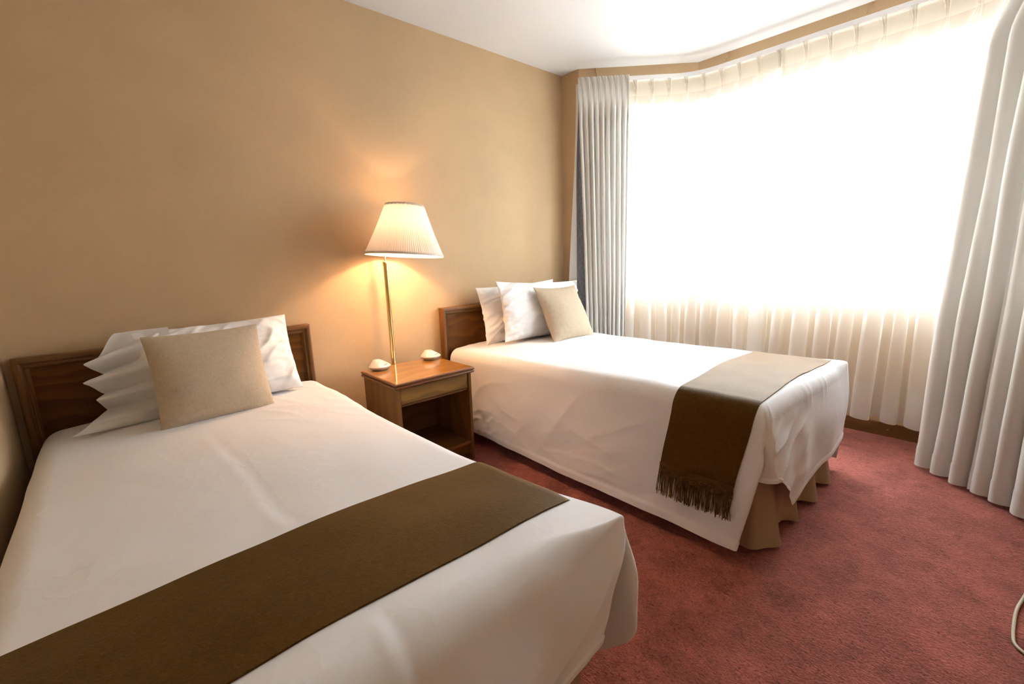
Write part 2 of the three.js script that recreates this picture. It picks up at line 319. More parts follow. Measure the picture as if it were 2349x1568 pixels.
// The duvet: rings from the middle of the top out to the edge, over it and down to the hem.
function duvetGeometry(B) {
  const { cx, z0, z1, r } = B;
  const uList = []; // contour parameters: kind and place along it
  const sideN = 150, gus = 30, footN = 240;
  for (let i = 0; i <= sideN; i++) uList.push(['L', Math.pow(i / sideN, 0.9)]);
  for (let i = 1; i <= gus; i++) uList.push(['GL', i / gus]);
  for (let i = 1; i <= footN; i++) uList.push(['F', i / footN]);
  for (let i = gus - 1; i >= 0; i--) uList.push(['GR', i / gus]);
  for (let i = sideN - 1; i >= 0; i--) uList.push(['R', Math.pow(i / sideN, 0.9)]);
  const contour = ([kind, t], d) => {    // plan position at depth d below the rounded edge
    const g = smooth(0.0, 0.16, d), side = kind === 'L' || kind === 'GL' ? -1 : 1;
    const S_ = side < 0 ? B.left : B.right, cr = S_.cr;
    const xs = (z) => cx + side * (B.half(z, side) + B.flare * d);
    const zEnd = z1 + S_.reach(d);
    if (kind === 'L' || kind === 'R') { const z = lerp(z0, zEnd - cr * (1 - g), t); return [xs(z) + side * 0.006 * g * nz(z * 4, d * 3, 1.3), z]; }
    if (kind === 'F') {
      const xa = lerp(cx - B.half(z1, -1) + B.left.cr, cx - B.half(z1, -1) + B.left.edge(d), g), xb = lerp(cx + B.half(z1) - B.right.cr, cx + B.half(z1) - B.right.edge(d), g);
      const x = lerp(xa, xb, t), z = z1 + 0.02 * d + 0.012 * g * nz(x * 5, d * 2.2, 7.1) + B.footBulge(x, d);
      return [x, z];
    }
    // gusset between the side panel and the foot panel
    const P0 = [xs(zEnd - cr * (1 - g)), zEnd - cr * (1 - g)];
    const xe = lerp(cx + side * (B.half(z1, side) - cr), cx + side * (B.half(z1, side) - S_.edge(d)), g), P2 = [xe, z1 + 0.02 * d + B.footBulge(xe, d)];
    const C = [cx + side * (B.half(z1, side) + B.flare * d), z1];
    const q = (a, b) => (1 - t) * (1 - t) * P0[a] + 2 * t * (1 - t) * C[a] + t * t * P2[a];
    const arc = [q(0), q(1)];
    const G = [cx + side * (B.half(z1, side) - 0.012 - 0.3 * S_.edge(d)), z1 - S_.deep(d)];
    let fold;
    if (t < 0.12) { const k = t / 0.12; fold = [P0[0] - side * 0.014 * k, P0[1] + 0.004 * Math.sin(Math.PI * k)]; }
    else if (t < 0.5) { const k = (t - 0.12) / 0.38; fold = [lerp(P0[0] - side * 0.014, G[0], k), lerp(P0[1], G[1], k)]; }
    else { const k = (t - 0.5) / 0.5, e = Math.sin(Math.PI * k) * 0.01; fold = [lerp(G[0], P2[0], k) + side * e, lerp(G[1], P2[1], Math.sqrt(k))]; }
    return [lerp(arc[0], fold[0], g), lerp(arc[1], fold[1], g)];
  };
  const nTop = 46, nArc = 9, nHang = 60, cols = uList.length;
  const pos = [], uv = [], idx = [], kindTop = [];
  const hemLen = (u) => B.hem(u, contour);
  const rows = nTop + nArc + nHang;
  const base = uList.map((u) => contour(u, 0)), hem = uList.map((u) => B.hem(u[0], u[1], contour(u, 0.4)));
  for (let j = 0; j <= rows; j++) for (let i = 0; i < cols; i++) {
    let along = 0; const u = uList[i], c0 = base[i], zs = clamp(c0[1], z0, z1 - 0.45), sp = [cx, zs];
    let dx = sp[0] - c0[0], dz = sp[1] - c0[1]; const dl = Math.hypot(dx, dz) || 1; dx /= dl; dz /= dl;
    const sd = c0[0] < cx ? B.left : B.right, far = Math.hypot(Math.max(0, B.half(z1, Math.sign(c0[0] - cx)) - Math.abs(c0[0] - cx)), Math.max(0, z1 - c0[1])), rr = lerp(sd.sharp, r, smooth(0, sd.soften, far - sd.cr * 0.3));
    let x, y, z;
    if (j <= nTop) { const s = 1 - Math.pow(1 - j / nTop, 1.25); x = lerp(sp[0], c0[0] + dx * rr, s); z = lerp(sp[1], c0[1] + dz * rr, s); y = B.top(x, z); }
    else {
      const ex = c0[0] + dx * rr, ez = c0[1] + dz * rr, yt = B.top(ex, ez);
      if (j <= nTop + nArc) { const th = (j - nTop) / nArc * Math.PI / 2; x = ex - dx * rr * Math.sin(th); z = ez - dz * rr * Math.sin(th); y = yt - rr * (1 - Math.cos(th)); along = rr * th; }
      else { const d = (j - nTop - nArc) / nHang * (yt - rr - hem[i]); const c = contour(u, d); x = c[0]; z = c[1]; y = yt - rr - d; along = rr * Math.PI / 2 + d; }
    }
    pos.push(x, y, z); if (along) uv.push(c0[0] + dx * rr - dx * along, c0[1] + dz * rr - dz * along); else uv.push(x, z);
  }
  for (let j = 0; j < rows; j++) for (let i = 0; i + 1 < cols; i++) {
    const a = j * cols + i, b = a + 1, c = a + cols, d = c + 1; idx.push(a, c, b, b, c, d);
  }
  const g = new THREE.BufferGeometry();
  g.setAttribute('position', new THREE.Float32BufferAttribute(pos, 3)); g.setAttribute('uv', new THREE.Float32BufferAttribute(uv, 2)); g.setIndex(idx);
  g.computeVertexNormals();
  // smooth shared rows on the spine: use straight-up normals there
  const n = g.attributes.normal, p = g.attributes.position;
  for (let i = 0; i < cols; i++) n.setXYZ(i, 0, 1, 0);
  for (let j = 0; j <= rows; j++) for (let i = 0; i < cols; i++) {
    const k = j * cols + i, x = p.getX(k), y = p.getY(k), z = p.getZ(k), u = uList[i][0];
    const hang = smooth(nTop + nArc * 0.5, nTop + nArc + 14, j), calm = u[0] === 'G' ? 0.08 : 1;
    const under = smooth(B.throwZ[0] - 0.05, B.throwZ[0], z) * smooth(B.throwZ[1] + 0.03, B.throwZ[1], z) * (u === 'F' ? 1 - hang : 1);
    let d = linen(x, y, z) + calm * (1 - under) * B.creases(x, y, z, hang, u);
    if (j > rows - 5 && hang > 0.5) d += 0.0035;
    p.setXYZ(k, x + n.getX(k) * d, y + n.getY(k) * d, z + n.getZ(k) * d);
  }
  g.computeVertexNormals();
  return g;
}
const BL = new BedShape({
  cx: 0.255, w: 0.545, widen: 0.045, throwZ: [1.5, 1.87], z0: 0.065, z1: 1.985, y: 0.555, crown: 0.02, r: 0.075, flare: 0.035,
  lift: (x, z) => 0.012 * smooth(1.3, 1.9, z) - 0.004,
  left: { sharp: 0.03, soften: 0.1, cr: 0.03, reach: (d) => 0, edge: (d) => 0.03, deep: (d) => 0.05 * smooth(0, 0.3, d) },
  right: { sharp: 0.012, soften: 0.22, cr: 0.008, reach: (d) => 0.004 + 0.03 * smooth(0, 0.15, d) - 0.2 * smooth(0.28, 0.56, d), edge: (d) => 0.01 + 0.44 * d, deep: (d) => 0.02 + 0.16 * smooth(0, 0.3, d) },
  footBulge: (x, d) => 0.015 * Math.sin(Math.PI * clamp(d / 0.4)) + 0.014 * smooth(0.05, 0.3, d) * nz(x * 3.2 + 2, d * 2, 3.3),
  hem: (k, t, c) => k === 'F' ? lerp(0.17, 0.295, Math.pow(smooth(0.55, 1, t), 1.5)) + 0.006 * Math.sin(t * 9) * (1 - t) : k === 'GR' ? lerp(0.06, 0.295, smooth(0.2, 1, t)) : 0.07 + 0.012 * nz(c[1] * 3, 1, 4),
  creases: (x, y, z, hang, u) => {
    const t = 1 - hang, soft = 0.0028 * ridge(3.1 * x + 1.5 * z, 2, 2.2 * z, 4) * nz(x * 2, 3, z * 2);
    const lx = 0.175 + 0.05 * (z - 0.6) + 0.012 * nz(z * 4, 2, 1), e = (x - lx) / 0.016, fold = smooth(0.45, 0.9, z) * (0.0012 * Math.exp(-e * e) - 0.0016 * Math.exp(-((e - 1.6) ** 2)));
    const pile = 0.0022 * ridge(3 * x + 2 * z, 1, 6 * z - 6 * x, 2) * smooth(0.3, 0.42, x) * (1 - smooth(0.85, 1.2, z));
    return t * (fold + soft + pile) + hang * (0.006 * nz(x * 5.5 + y * 2, y * 1.3, z * 3) + 0.004 * ridge(x * 4 - y * 5, y * 3, z * 5, 4));
  },
});
const BR = new BedShape({
  cx: 2.185, w: 0.545, widen: 0.0, throwZ: [1.6, 1.975], z0: 0.065, z1: 2.025, y: 0.59, crown: 0.012, r: 0.07, flare: 0.06,
  lift: (x, z) => 0.028 * smooth(0.4, 1.9, z) * smooth(2.6, 1.7, x) - 0.012 * smooth(0.5, 0.1, z) + 0.008 * smooth(1.0, 1.8, z),
  left: { sharp: 0.07, soften: 0.1, cr: 0.03, reach: (d) => 0.02 - 0.18 * d, edge: (d) => 0.015 + 0.14 * smooth(0, 0.5, d), deep: (d) => 0.08 * smooth(0, 0.3, d) },
  right: { sharp: 0.015, soften: 0.15, cr: 0.012, reach: (d) => 0.0, edge: (d) => 0.01, deep: (d) => 0.03 * smooth(0, 0.3, d) },
  footBulge: (x, d) => 0.02 * Math.sin(Math.PI * clamp(d / 0.42)) + 0.016 * smooth(0.03, 0.3, d) * nz(x * 3.5 + 5, d * 3.5, 8.3),
  hem: (k, t, c) => k === 'F' ? 0.165 + 0.025 * smooth(0.5, 1, t) + 0.17 * smooth(0.16, 0.0, t) - 0.02 * Math.exp(-(((t - 0.17) / 0.04) ** 2)) + 0.008 * Math.sin(t * 14) : k === 'GL' ? lerp(0.06, 0.335, smooth(0.12, 0.5, t)) : k === 'GR' ? 0.19 : 0.062 + 0.02 * smooth(1.0, 0.2, c[1]) + 0.008 * nz(c[1] * 3, 2, 4),
  creases: (x, y, z, hang, u) => {
    const t = 1 - hang, soft = 0.003 * ridge(5.0 * x, 2, 1.6 * z + 2 * x, 4);
    const low = smooth(0.5, 0.12, y), drag = 0.0045 * ridge(2.0 * x, 4.6 * y - 2.2 * z, 2.0 * z + 1.5 * y, 2) + 0.005 * (nz(x, 8 * y - 3 * z, 5 * z + 4 * y)) * (0.35 + low) + 0.0025 * ridge(x, 12 * y + 3 * z, 4 * z - 3 * y, 2) * low + 0.009 * ridge(x, 9 * y - 9 * z, 9 * z + 3 * y, 2) * smooth(0.8, 0.35, z) * smooth(0.36, 0.15, y);
    const pucker = 0.011 * ridge(2.5 * x + 1, 8 * y - 3.5 * x, 2 * z, 3) * smooth(2.25, 1.72, x) * smooth(0.15, 0.35, y);
    const small = 0.006 * nz(4 * x + 2 * y, 14 * y, 3) * smooth(2.3, 1.8, x) * smooth(1.7, 1.85, x);
    return t * soft + hang * (u === 'F' ? pucker + small + 0.0022 * nz(x * 9, y * 3, 2) * smooth(2.2, 2.6, x) : u === 'L' ? drag : 0.003 * nz(3 * x, 3 * y, 3 * z));
  },
});

function bed(B, x0, x1, label, coverLabel) {
  const b = thing('single_bed', label, 'bed', [0, 0, 0], 'single beds');
  headboard(b, x0, x1);
  part('mattress', box(B.cx - B.w + 0.09, B.cx + B.w - 0.09, 0.3, B.y - 0.03, B.z0 + 0.005, B.z1 - 0.1, 0.05), M.mattress, b);
  part('base', box(B.cx - B.w + 0.1, B.cx + B.w - 0.1, 0.11, 0.3, B.z0 + 0.005, B.z1 - 0.1, 0.01), M.bedBase, b);
  for (const [lx, lz] of [[-1, 0.2], [1, 0.2], [-1, B.z1 - 0.2], [1, B.z1 - 0.2]]) part('leg', new THREE.CylinderGeometry(0.025, 0.02, 0.115, 14).translate(B.cx + lx * (B.w - 0.2), 0.0575, lz), M.bedBase, b);
  // gathered skirt round the two sides and the foot
  const i = 0.075, xa = B.cx - B.w + i, xb = B.cx + B.w - i, ze = B.z1 - 0.045, zs = B.z0 + 0.02, rc = 0.03;
  const L1 = ze - rc - zs, La = rc * Math.PI / 2, L2 = xb - xa - 2 * rc, tot = 2 * L1 + 2 * La + L2;
  const at = (s) => {
    if (s < L1) return [xa, zs + s, -1, 0];
    s -= L1; if (s < La) { const t = s / rc; return [xa + rc - rc * Math.cos(t), ze - rc + rc * Math.sin(t), -Math.cos(t), Math.sin(t)]; }
    s -= La; if (s < L2) return [xa + rc + s, ze, 0, 1];
    s -= L2; if (s < La) { const t = s / rc; return [xb - rc + rc * Math.sin(t), ze - rc + rc * Math.cos(t), Math.sin(t), Math.cos(t)]; }
    s -= La; return [xb, ze - rc - s, 1, 0];
  };
  const nu = 620, nv = 14;
  const g = grid(nu, nv, (u, v) => {
    const s0 = u * tot, s = clamp(s0 + 0.012 * Math.sin(s0 * 32 + 1) * v, 0, tot), [x, z, nx, nzv] = at(s);
    const ph = s0 * 26 + 1.9 * nz(s0 * 3, 4.2, B.cx), wv = Math.pow(0.5 + 0.5 * Math.sin(ph), 1.6), d = ((0.004 + 0.05 * v) * wv + 0.01 * v * nz(s0 * 6, 8.1, 2) + 0.012 * v) * lerp(0.45, 1, clamp(nzv));
    const y = lerp(0.315, 0.014 + 0.012 * (1 - wv), v);
    return [x + nx * d, y, z + nzv * d, s0, y];
  });
  part('bed_skirt', g, M.skirt, b).userData.label = 'tan gathered bed skirt';
  const dv = solo('duvet', duvetGeometry(B), M.cotton, coverLabel, 'duvet', 'white duvets');
  return b;
}
bed(BL, -0.318, 0.772, 'single bed with dark wooden headboard in the foreground', 'white duvet covering the bed in the foreground');
bed(BR, 1.607, 2.70, 'single bed with wooden headboard nearest the window', 'white duvet hanging down the sides of the bed by the window');

// throws with knotted fringes
function throwOver(B, zA, zB, aL, aR, skew, label) {
  const t = thing('throw_blanket', label, 'throw', [0, 0, 0], 'brown fringed throws');
  const nu = 220, nv = 40, zAt = (a, v) => lerp(zA, zB, v) + skew(a, v);
  const offAt = (a, v) => { const hang = smooth(0.05, 0.35, Math.abs(a) - B.half(1.8)); return 0.0035 + 0.0012 * (1 + nz(a * 8, v * 3, 2.2)) + hang * (0.009 + 0.009 * nz(v * 2.6 + 4, a * 3, 6.4) + 0.004 * ridge(v * 2.2 + a, a * 2 - v, 3.3, 3)); };
  const f = (u, v) => { const a = lerp(aL, aR, u), z = zAt(a, v); return [...B.cross(a, z, offAt(a, v)), a, z]; };
  part('cloth', thicken(grid(nu, nv, f), nu, nv, -0.004), M.throw, t);
  for (const [end, sg] of [[0, -1], [1, 1]]) {
    const e = end ? aR : aL, gs = [], knots = [];
    const n = 150;
    for (let k = 0; k < n; k++) {
      const v = (k + 0.5) / n, len = 0.125 + 0.02 * rnd(), sw = 0.010 * (rnd() - 0.5), gap = Math.floor(k / 3), lean = 0.02 * (hash(gap, 3, end + 5) - 0.5) + 0.006 * Math.sin(gap);
      const pts = [];
      for (let j = 0; j <= 6; j++) {
        const s = j / 6, a = e + sg * (len * s - 0.008), z = zAt(e, v) + lean * s * s + sw * Math.sin(s * 3 + k) * s;
        const q = B.cross(a, z, offAt(e, v) + 0.003 + 0.004 * rnd() * s + 0.003 * Math.sin(k * 2.1) * s);
        pts.push(q);
      }
      gs.push(tube(pts, 0.0014, 7, 5));
      if (k % 2 === 0) for (const kk of [0.01, 0.02, 0.03, 0.04]) {  // lattice of knots under the cloth edge
        const q = B.cross(e + sg * kk, zAt(e, v) + (kk === 0.02 || kk === 0.04 ? 0.0024 : 0), offAt(e, v) + 0.004);
        knots.push(new THREE.SphereGeometry(0.0026, 6, 5).translate(...q));
      }
    }
    const fr = part('fringe', mergeGeometries(gs), M.fringe, t); fr.userData.kind = 'stuff';
    part('knot_band', mergeGeometries(knots), M.fringe, fr);
  }
  return t;
}
throwOver(BR, 1.60, 1.965, -(BR.w - BR.r + BR.r * Math.PI / 2 + 0.25), BR.w + 0.32, (a, v) => (1 - v) * (0.075 * smooth(0.3, -0.55, a) - 0.04 * smooth(-0.5, -0.9, a)) + v * (0.02 * smooth(0, -0.5, a) - 0.05 * smooth(-0.5, -0.9, a)), 'brown fringed throw draped across the bed by the window');
throwOver(BL, 1.505, 1.855, -(BL.w + 0.25), BL.w + 0.27, (a, v) => 0.01 * nz(a * 2, v, 4), 'brown throw laid across the foreground bed');

// ------------------------------------------------------------------ pillows and cushions
function pillowGeo(a, b, T, o = {}) {
  const { sd = 1, wr = 0.006, pin = 0.06, n = 64, p = 2.6, q = 0.6 } = o;
  const side = (s) => grid(n, n, (i, j) => {
    const e = (t) => Math.sign(t) * (1 - Math.pow(1 - Math.abs(t), 1.35)), u = e(2 * i - 1), v = e(2 * j - 1);
    const x = a * u * (1 - pin * (1 - v * v) * Math.pow(Math.abs(u), 3)), y = b * v * (1 - pin * (1 - u * u) * Math.pow(Math.abs(v), 3));
    const th = Math.pow(1 - Math.pow(Math.abs(u), p), q) * Math.pow(1 - Math.pow(Math.abs(v), p), q);
    const ed = smooth(0.35, 0.95, Math.max(Math.abs(u), Math.abs(v))), full = smooth(0, 0.25, th);
    const wrk = wr * (ed * 1.2 * nz(5 * u * (1 + 0.5 * Math.abs(v)), 5 * v * (1 + 0.5 * Math.abs(u)), sd + s) + 0.7 * nz(3 * u, 3 * v, sd * 2 + s) + (o.rg ?? 1) * (1.6 * (ridge(0.6 * (u + v) + sd, 2.1 * (u - v), sd + 4, 3) - 0.3) + 0.5 * (ridge(1.1 * u + 0.4 * v + sd, 3.1 * v - 0.5 * u, sd + 7, 4) - 0.2))) * full;
    const sag = o.sag ? o.sag * (1 - v) * (1 - Math.abs(u)) * th : 0;
    const z = s * (T * th * (1 + (o.belly ?? 0.15) * -v) + wrk) + (o.bow ?? 0) * (u * u - 0.4) + sag;
    return s > 0 ? [x, y, z, x, y] : [-x, y, z + 0, -x, y];
  });
  const A = side(1);
  const back = side(-1);
  const g = mergeVertices(mergeGeometries([A, back].map((h) => { const c = h.clone(); c.deleteAttribute('normal'); return c; })), 1e-5);
  g.computeVertexNormals();
  return g;
}
const pil = (lab, geo, pos, rot) => { const m = solo('pillow', geo, M.pillow, lab, 'pillow', 'white bed pillows'); m.position.set(...pos); m.rotation.set(...rot, 'YXZ'); return m; };
const cus = (lab, geo, pos, rot) => { const m = solo('cushion', geo, M.cushion, lab, 'cushion', 'beige wool cushions'); m.position.set(...pos); m.rotation.set(...rot, 'YXZ'); return m; };
// window bed: two pillows, one cushion
pil('white pillow leaning on the headboard behind another pillow by the window', pillowGeo(0.385, 0.2, 0.06, { sd: 3, wr: 0.007 }), [2.235, 0.785, 0.15], [-0.22, 0, 0.02]);
pil('white pillow between the rear pillow and the beige cushion by the window', pillowGeo(0.41, 0.205, 0.066, { sd: 8, wr: 0.009, pin: 0.07 }), [2.325, 0.795, 0.283], [-0.24, 0, -0.05]);
cus('beige wool cushion on the bed by the window', pillowGeo(0.215, 0.21, 0.075, { sd: 5, rg: 0, wr: 0.003, pin: 0.09, p: 2.2, q: 0.62 }), [2.385, 0.772, 0.43], [-0.50, 0, -0.03]);
// foreground bed: one pillow with an open case end, one cushion
{
  const t = thing('pillow', 'wide white pillow with ruffled open case on the foreground bed', 'pillow', [0.30, 0.745, 0.175], 'white bed pillows');
  t.rotation.set(-0.35, 0, 0.02, 'YXZ');
  const pb = part('pillow_body', pillowGeo(0.305, 0.188, 0.085, { sd: 14, wr: 0.008, pin: 0.04, p: 3.2 }), M.pillow, t); pb.position.x = 0.04;
  // case end: cloth running on past the filling, folded like an accordion
  const tips = [[-1.0, -0.485, 0.075], [-0.8, -0.43, 0.06], [-0.55, -0.375, -0.02], [-0.33, -0.40, 0.05], [-0.17, -0.372, 0.0], [0.16, -0.425, 0.07], [0.42, -0.362, -0.03], [0.7, -0.415, 0.035], [0.87, -0.355, -0.01], [1.0, -0.305, 0.0]];
  const look = (v, c) => { for (let k = 0; k + 1 < tips.length; k++) if (v <= tips[k + 1][0]) { const s = (v - tips[k][0]) / (tips[k + 1][0] - tips[k][0]); return lerp(tips[k][c], tips[k + 1][c], c === 2 ? smooth(0, 1, s) : s); } return tips.at(-1)[c]; };
  for (const s of [1, -1]) {
    const nu = 30, nv = 110;
    const g = grid(nu, nv, (i, j) => {
      const v = 2 * j - 1, k = i, x0 = -0.13, th = Math.pow(1 - Math.pow(Math.abs(v), 3.2), 0.6);
      const uu = 0.55, z0 = s * (0.085 * Math.pow(1 - Math.pow(uu, 3.2), 0.6) * th * (1 - 0.15 * v) + 0.004);
      const bulge = Math.pow(1 - k, 1.4), x = lerp(x0, look(v, 1), k), y = 0.194 * v - 0.06 * k * k * smooth(-0.6, 0.9, v) * (1 - smooth(0.8, 1, v)) + 0.008 * k * nz(v * 5, k, 3);
      const z = z0 * bulge + look(v, 2) * Math.pow(k, 1.3) + s * 0.008 * k * (1 - v * v) + 0.008 * k * nz(4 * v, 3 * k, 5);
      return [x, y, z, x, y];
    });
    part('pillowcase_end', g, M.caseEnd, t);
  }
}
cus('beige wool cushion in front of the pillow on the foreground bed', pillowGeo(0.205, 0.19, 0.075, { sd: 11, rg: 0, wr: 0.0025, pin: 0.05, p: 2.3, q: 0.6 }), [0.27, 0.737, 0.365], [-0.3, 0.06, 0.0]);

// ------------------------------------------------------------------ nightstand
{
  const x0 = 1.0, x1 = 1.49, z0 = 0.118, z1 = 0.528, T = 0.565;
  const t = thing('nightstand', 'wooden nightstand with one drawer and open shelf between the beds', 'nightstand');
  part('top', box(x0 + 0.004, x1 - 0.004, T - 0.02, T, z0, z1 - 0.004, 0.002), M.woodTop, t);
  const lip = mergeGeometries([
    box(x0 - 0.004, x1 + 0.004, T - 0.0155, T - 0.0015, z1 - 0.012, z1 + 0.004, 0.006), box(x0 - 0.003, x1 + 0.003, T - 0.033, T - 0.019, z1 - 0.014, z1 + 0.002, 0.006),
  ]);
  part('top_edging', lip, M.woodEdge, t);
  for (const s of [0, 1]) {
    const xa = s ? x1 - 0.012 : x0 - 0.004, xb = s ? x1 + 0.004 : x0 + 0.012;
    part('top_edging', mergeGeometries([box(xa, xb, T - 0.0155, T - 0.0015, z0, z1 + 0.002, 0.006), box(xa, xb, T - 0.033, T - 0.019, z0, z1, 0.006)]), M.woodEdge, t);
    part('side_panel', cubeUV(box(s ? x1 - 0.03 : x0 + 0.012, s ? x1 - 0.012 : x0 + 0.03, 0, T - 0.02, z0, z1 - 0.014, 0.002), true), M.wood, t);
  }
  part('back_panel', box(x0 + 0.03, x1 - 0.03, 0.08, T - 0.02, z0 + 0.004, z0 + 0.012), M.wood, t);
  part('drawer_front', box(x0 + 0.033, x1 - 0.033, T - 0.122, T - 0.035, z1 - 0.04, z1 - 0.020, 0.003), M.woodDrawer, t);
  part('drawer_box', box(x0 + 0.04, x1 - 0.04, T - 0.115, T - 0.05, z0 + 0.02, z1 - 0.041), M.wood, t);
  part('drawer_rail', box(x0 + 0.03, x1 - 0.03, T - 0.138, T - 0.126, z0 + 0.013, z1 - 0.03, 0.002), M.wood, t);
  part('shelf', box(x0 + 0.03, x1 - 0.03, 0.10, 0.118, z0 + 0.013, z1 - 0.022, 0.002), M.wood, t);
  part('kick_board', box(x0 + 0.03, x1 - 0.03, 0.035, 0.10, z1 - 0.06, z1 - 0.045), M.wood, t);
}

// ------------------------------------------------------------------ lamp
{
  const px = 1.213, pz = 0.098;
  const t = thing('floor_lamp', 'brass pole lamp with pleated cream shade behind the nightstand', 'lamp', [px, 0, pz]);
  part('base', new THREE.LatheGeometry([[0, 0], [0.08, 0], [0.08, 0.01], [0.074, 0.018], [0.03, 0.024], [0.016, 0.034], [0, 0.036]].map((p) => new THREE.Vector2(...p)), 28), M.brass, t);
  part('pole', new THREE.LatheGeometry([[0, 0.02], [0.0138, 0.02], [0.0138, 1.145], [0.0152, 1.147], [0.0152, 1.168], [0.013, 1.172], [0, 1.172]].map((p) => new THREE.Vector2(...p)), 28), M.brass, t);
  part('neck', new THREE.CylinderGeometry(0.0055, 0.0055, 0.12, 14).translate(0, 1.23, 0), M.chrome, t);
  // swing arm from the pole to the middle of the shade, hidden inside it
  const cx = 1.262 - px, cz = 0.243 - pz, ys = 1.20;
  part('swing_arm', tube([[0, 1.288, 0], [cx * 0.15, 1.29, cz * 0.15], [cx * 0.35, 1.30, cz * 0.42], [cx * 0.5, 1.36, cz * 0.5], [cx * 0.6, 1.425, cz * 0.6], [cx * 0.8, 1.447, cz * 0.8], [cx + 0.018, 1.447, cz]], 0.0055, 50, 10), M.brass, t);
  const head = new THREE.Group(); head.name = 'lamp_head'; head.position.set(cx, ys, cz); head.rotation.z = -0.085; t.add(head);
  const H = 0.272, R0 = 0.214, R1 = 0.103, nP = 110, nu = nP * 6, nv = 10;
  const sg = grid(nu, nv, (u, v) => {
    const a = u * Math.PI * 2, rr = lerp(R0, R1, v) + 0.006 * Math.sin(Math.PI * v) * -0.6 + 0.0024 * Math.sin(a * nP) + 0.0009 * Math.sin(a * 31 + 2);
    return [Math.cos(a) * rr, v * H, -Math.sin(a) * rr, u, v];
  });
  part('shade', sg, M.shade, head);
  for (const [r, y] of [[R0, 0.004], [R1, H - 0.004]]) {
    part('shade_trim', new THREE.LatheGeometry([[r - 0.0015, y - 0.006], [r + 0.003, y - 0.006], [r + 0.003 - 0.0025, y + 0.006], [r - 0.003, y + 0.006], [r - 0.0015, y - 0.006]].map((p) => new THREE.Vector2(...p)), 72), M.shadeTrim, head);
  }
  part('socket', new THREE.LatheGeometry([[0, 0.25], [0.012, 0.25], [0.014, 0.235], [0.03, 0.222], [0.039, 0.202], [0.0375, 0.202], [0.028, 0.218], [0, 0.226]].map((p) => new THREE.Vector2(...p)), 32), M.brass, head);
  part('switch_knob', mergeGeometries([new THREE.CylinderGeometry(0.002, 0.002, 0.09, 8).translate(0.03, 0.035, 0.03), new THREE.SphereGeometry(0.007, 14, 10).translate(0.03, -0.012, 0.03)]), M.brass, head);
  part('bulb', new THREE.LatheGeometry([[0, 0.118], [0.016, 0.122], [0.026, 0.138], [0.028, 0.155], [0.022, 0.178], [0.014, 0.196], [0.013, 0.222], [0, 0.222]].map((p) => new THREE.Vector2(...p)), 24), M.bulb, head);
  const li = new THREE.PointLight(new THREE.Color().setRGB(1, 0.635, 0.36), 0.88);
  li.position.set(0, 0.155, 0); li.castShadow = true; li.shadow.radius = 1.2; head.add(li);
}

// ------------------------------------------------------------------ two white dome devices
function device(x, z, turn, label) {
  const t = thing('bedside_device', label, 'device', [x, 0.565, z], 'white dome devices');
  t.rotation.y = turn; t.scale.set(0.98, 1.05, 0.98);
  const lowr = [[0, 0], [0.040, 0], [0.046, 0.003], [0.060, 0.017], [0.0625, 0.0205], [0.0605, 0.023], [0, 0.023]].map((p) => new THREE.Vector2(...p));
  part('base_shell', new THREE.LatheGeometry(lowr, 48), M.plastic, t);
  // upper shell: a cone pushed over to one side with a small flat top
  const g = grid(64, 14, (u, v) => {
    const a = u * Math.PI * 2, s = v < 0.12 ? v / 0.12 * 0.06 : lerp(0.06, 1, (v - 0.12) / 0.88), k = clamp(s, 0, 1);
    const y = 0.0225 + 0.031 * Math.pow(k < 0.8 ? k / 0.8 : 1, 0.85), r = v === 1 ? 0 : lerp(0.0605, 0.020, k < 0.8 ? k / 0.8 : 1) * (k > 0.8 ? (1 - k) / 0.2 : 1);
    return [Math.cos(a) * r - 0.016 * clamp(k / 0.8), y, -Math.sin(a) * r, u, v];
  });
  part('upper_shell', toCreasedNormals(g, 0.5), M.plastic, t);
  const sp = (ang, s, ex = 0) => { const k = s, r = lerp(0.0605, 0.020, k); return V(Math.cos(ang) * r - 0.016 * k, 0.0225 + 0.031 * Math.pow(k, 0.85) + ex, -Math.sin(ang) * r); };
  const plate = (name, ang, s, w, h, m) => { const p = sp(ang, s, 0.0012), q = part(name, new RoundedBoxGeometry(w, 0.0022, h, 1, 0.0008), m, t); q.position.copy(p); q.rotation.set(0, ang, 0); q.rotateZ(-0.62); q.rotateY(Math.PI / 2); return q; };
  plate('display', -0.55, 0.72, 0.022, 0.011, M.frame); plate('display_marks', -0.6, 0.72, 0.012, 0.004, M.greyPlastic); plate('display_marks', -0.33, 0.74, 0.002, 0.008, M.darkPlastic);
  plate('slot', -0.42, 0.24, 0.020, 0.006, M.greyPlastic); plate('slot', -0.12, 0.24, 0.003, 0.006, M.darkPlastic);
  return t;
}
device(1.092, 0.168, -0.85, 'white dome device left of the lamp on the nightstand');
device(1.432, 0.165, -0.85, 'white dome device right of the lamp near the window bed');

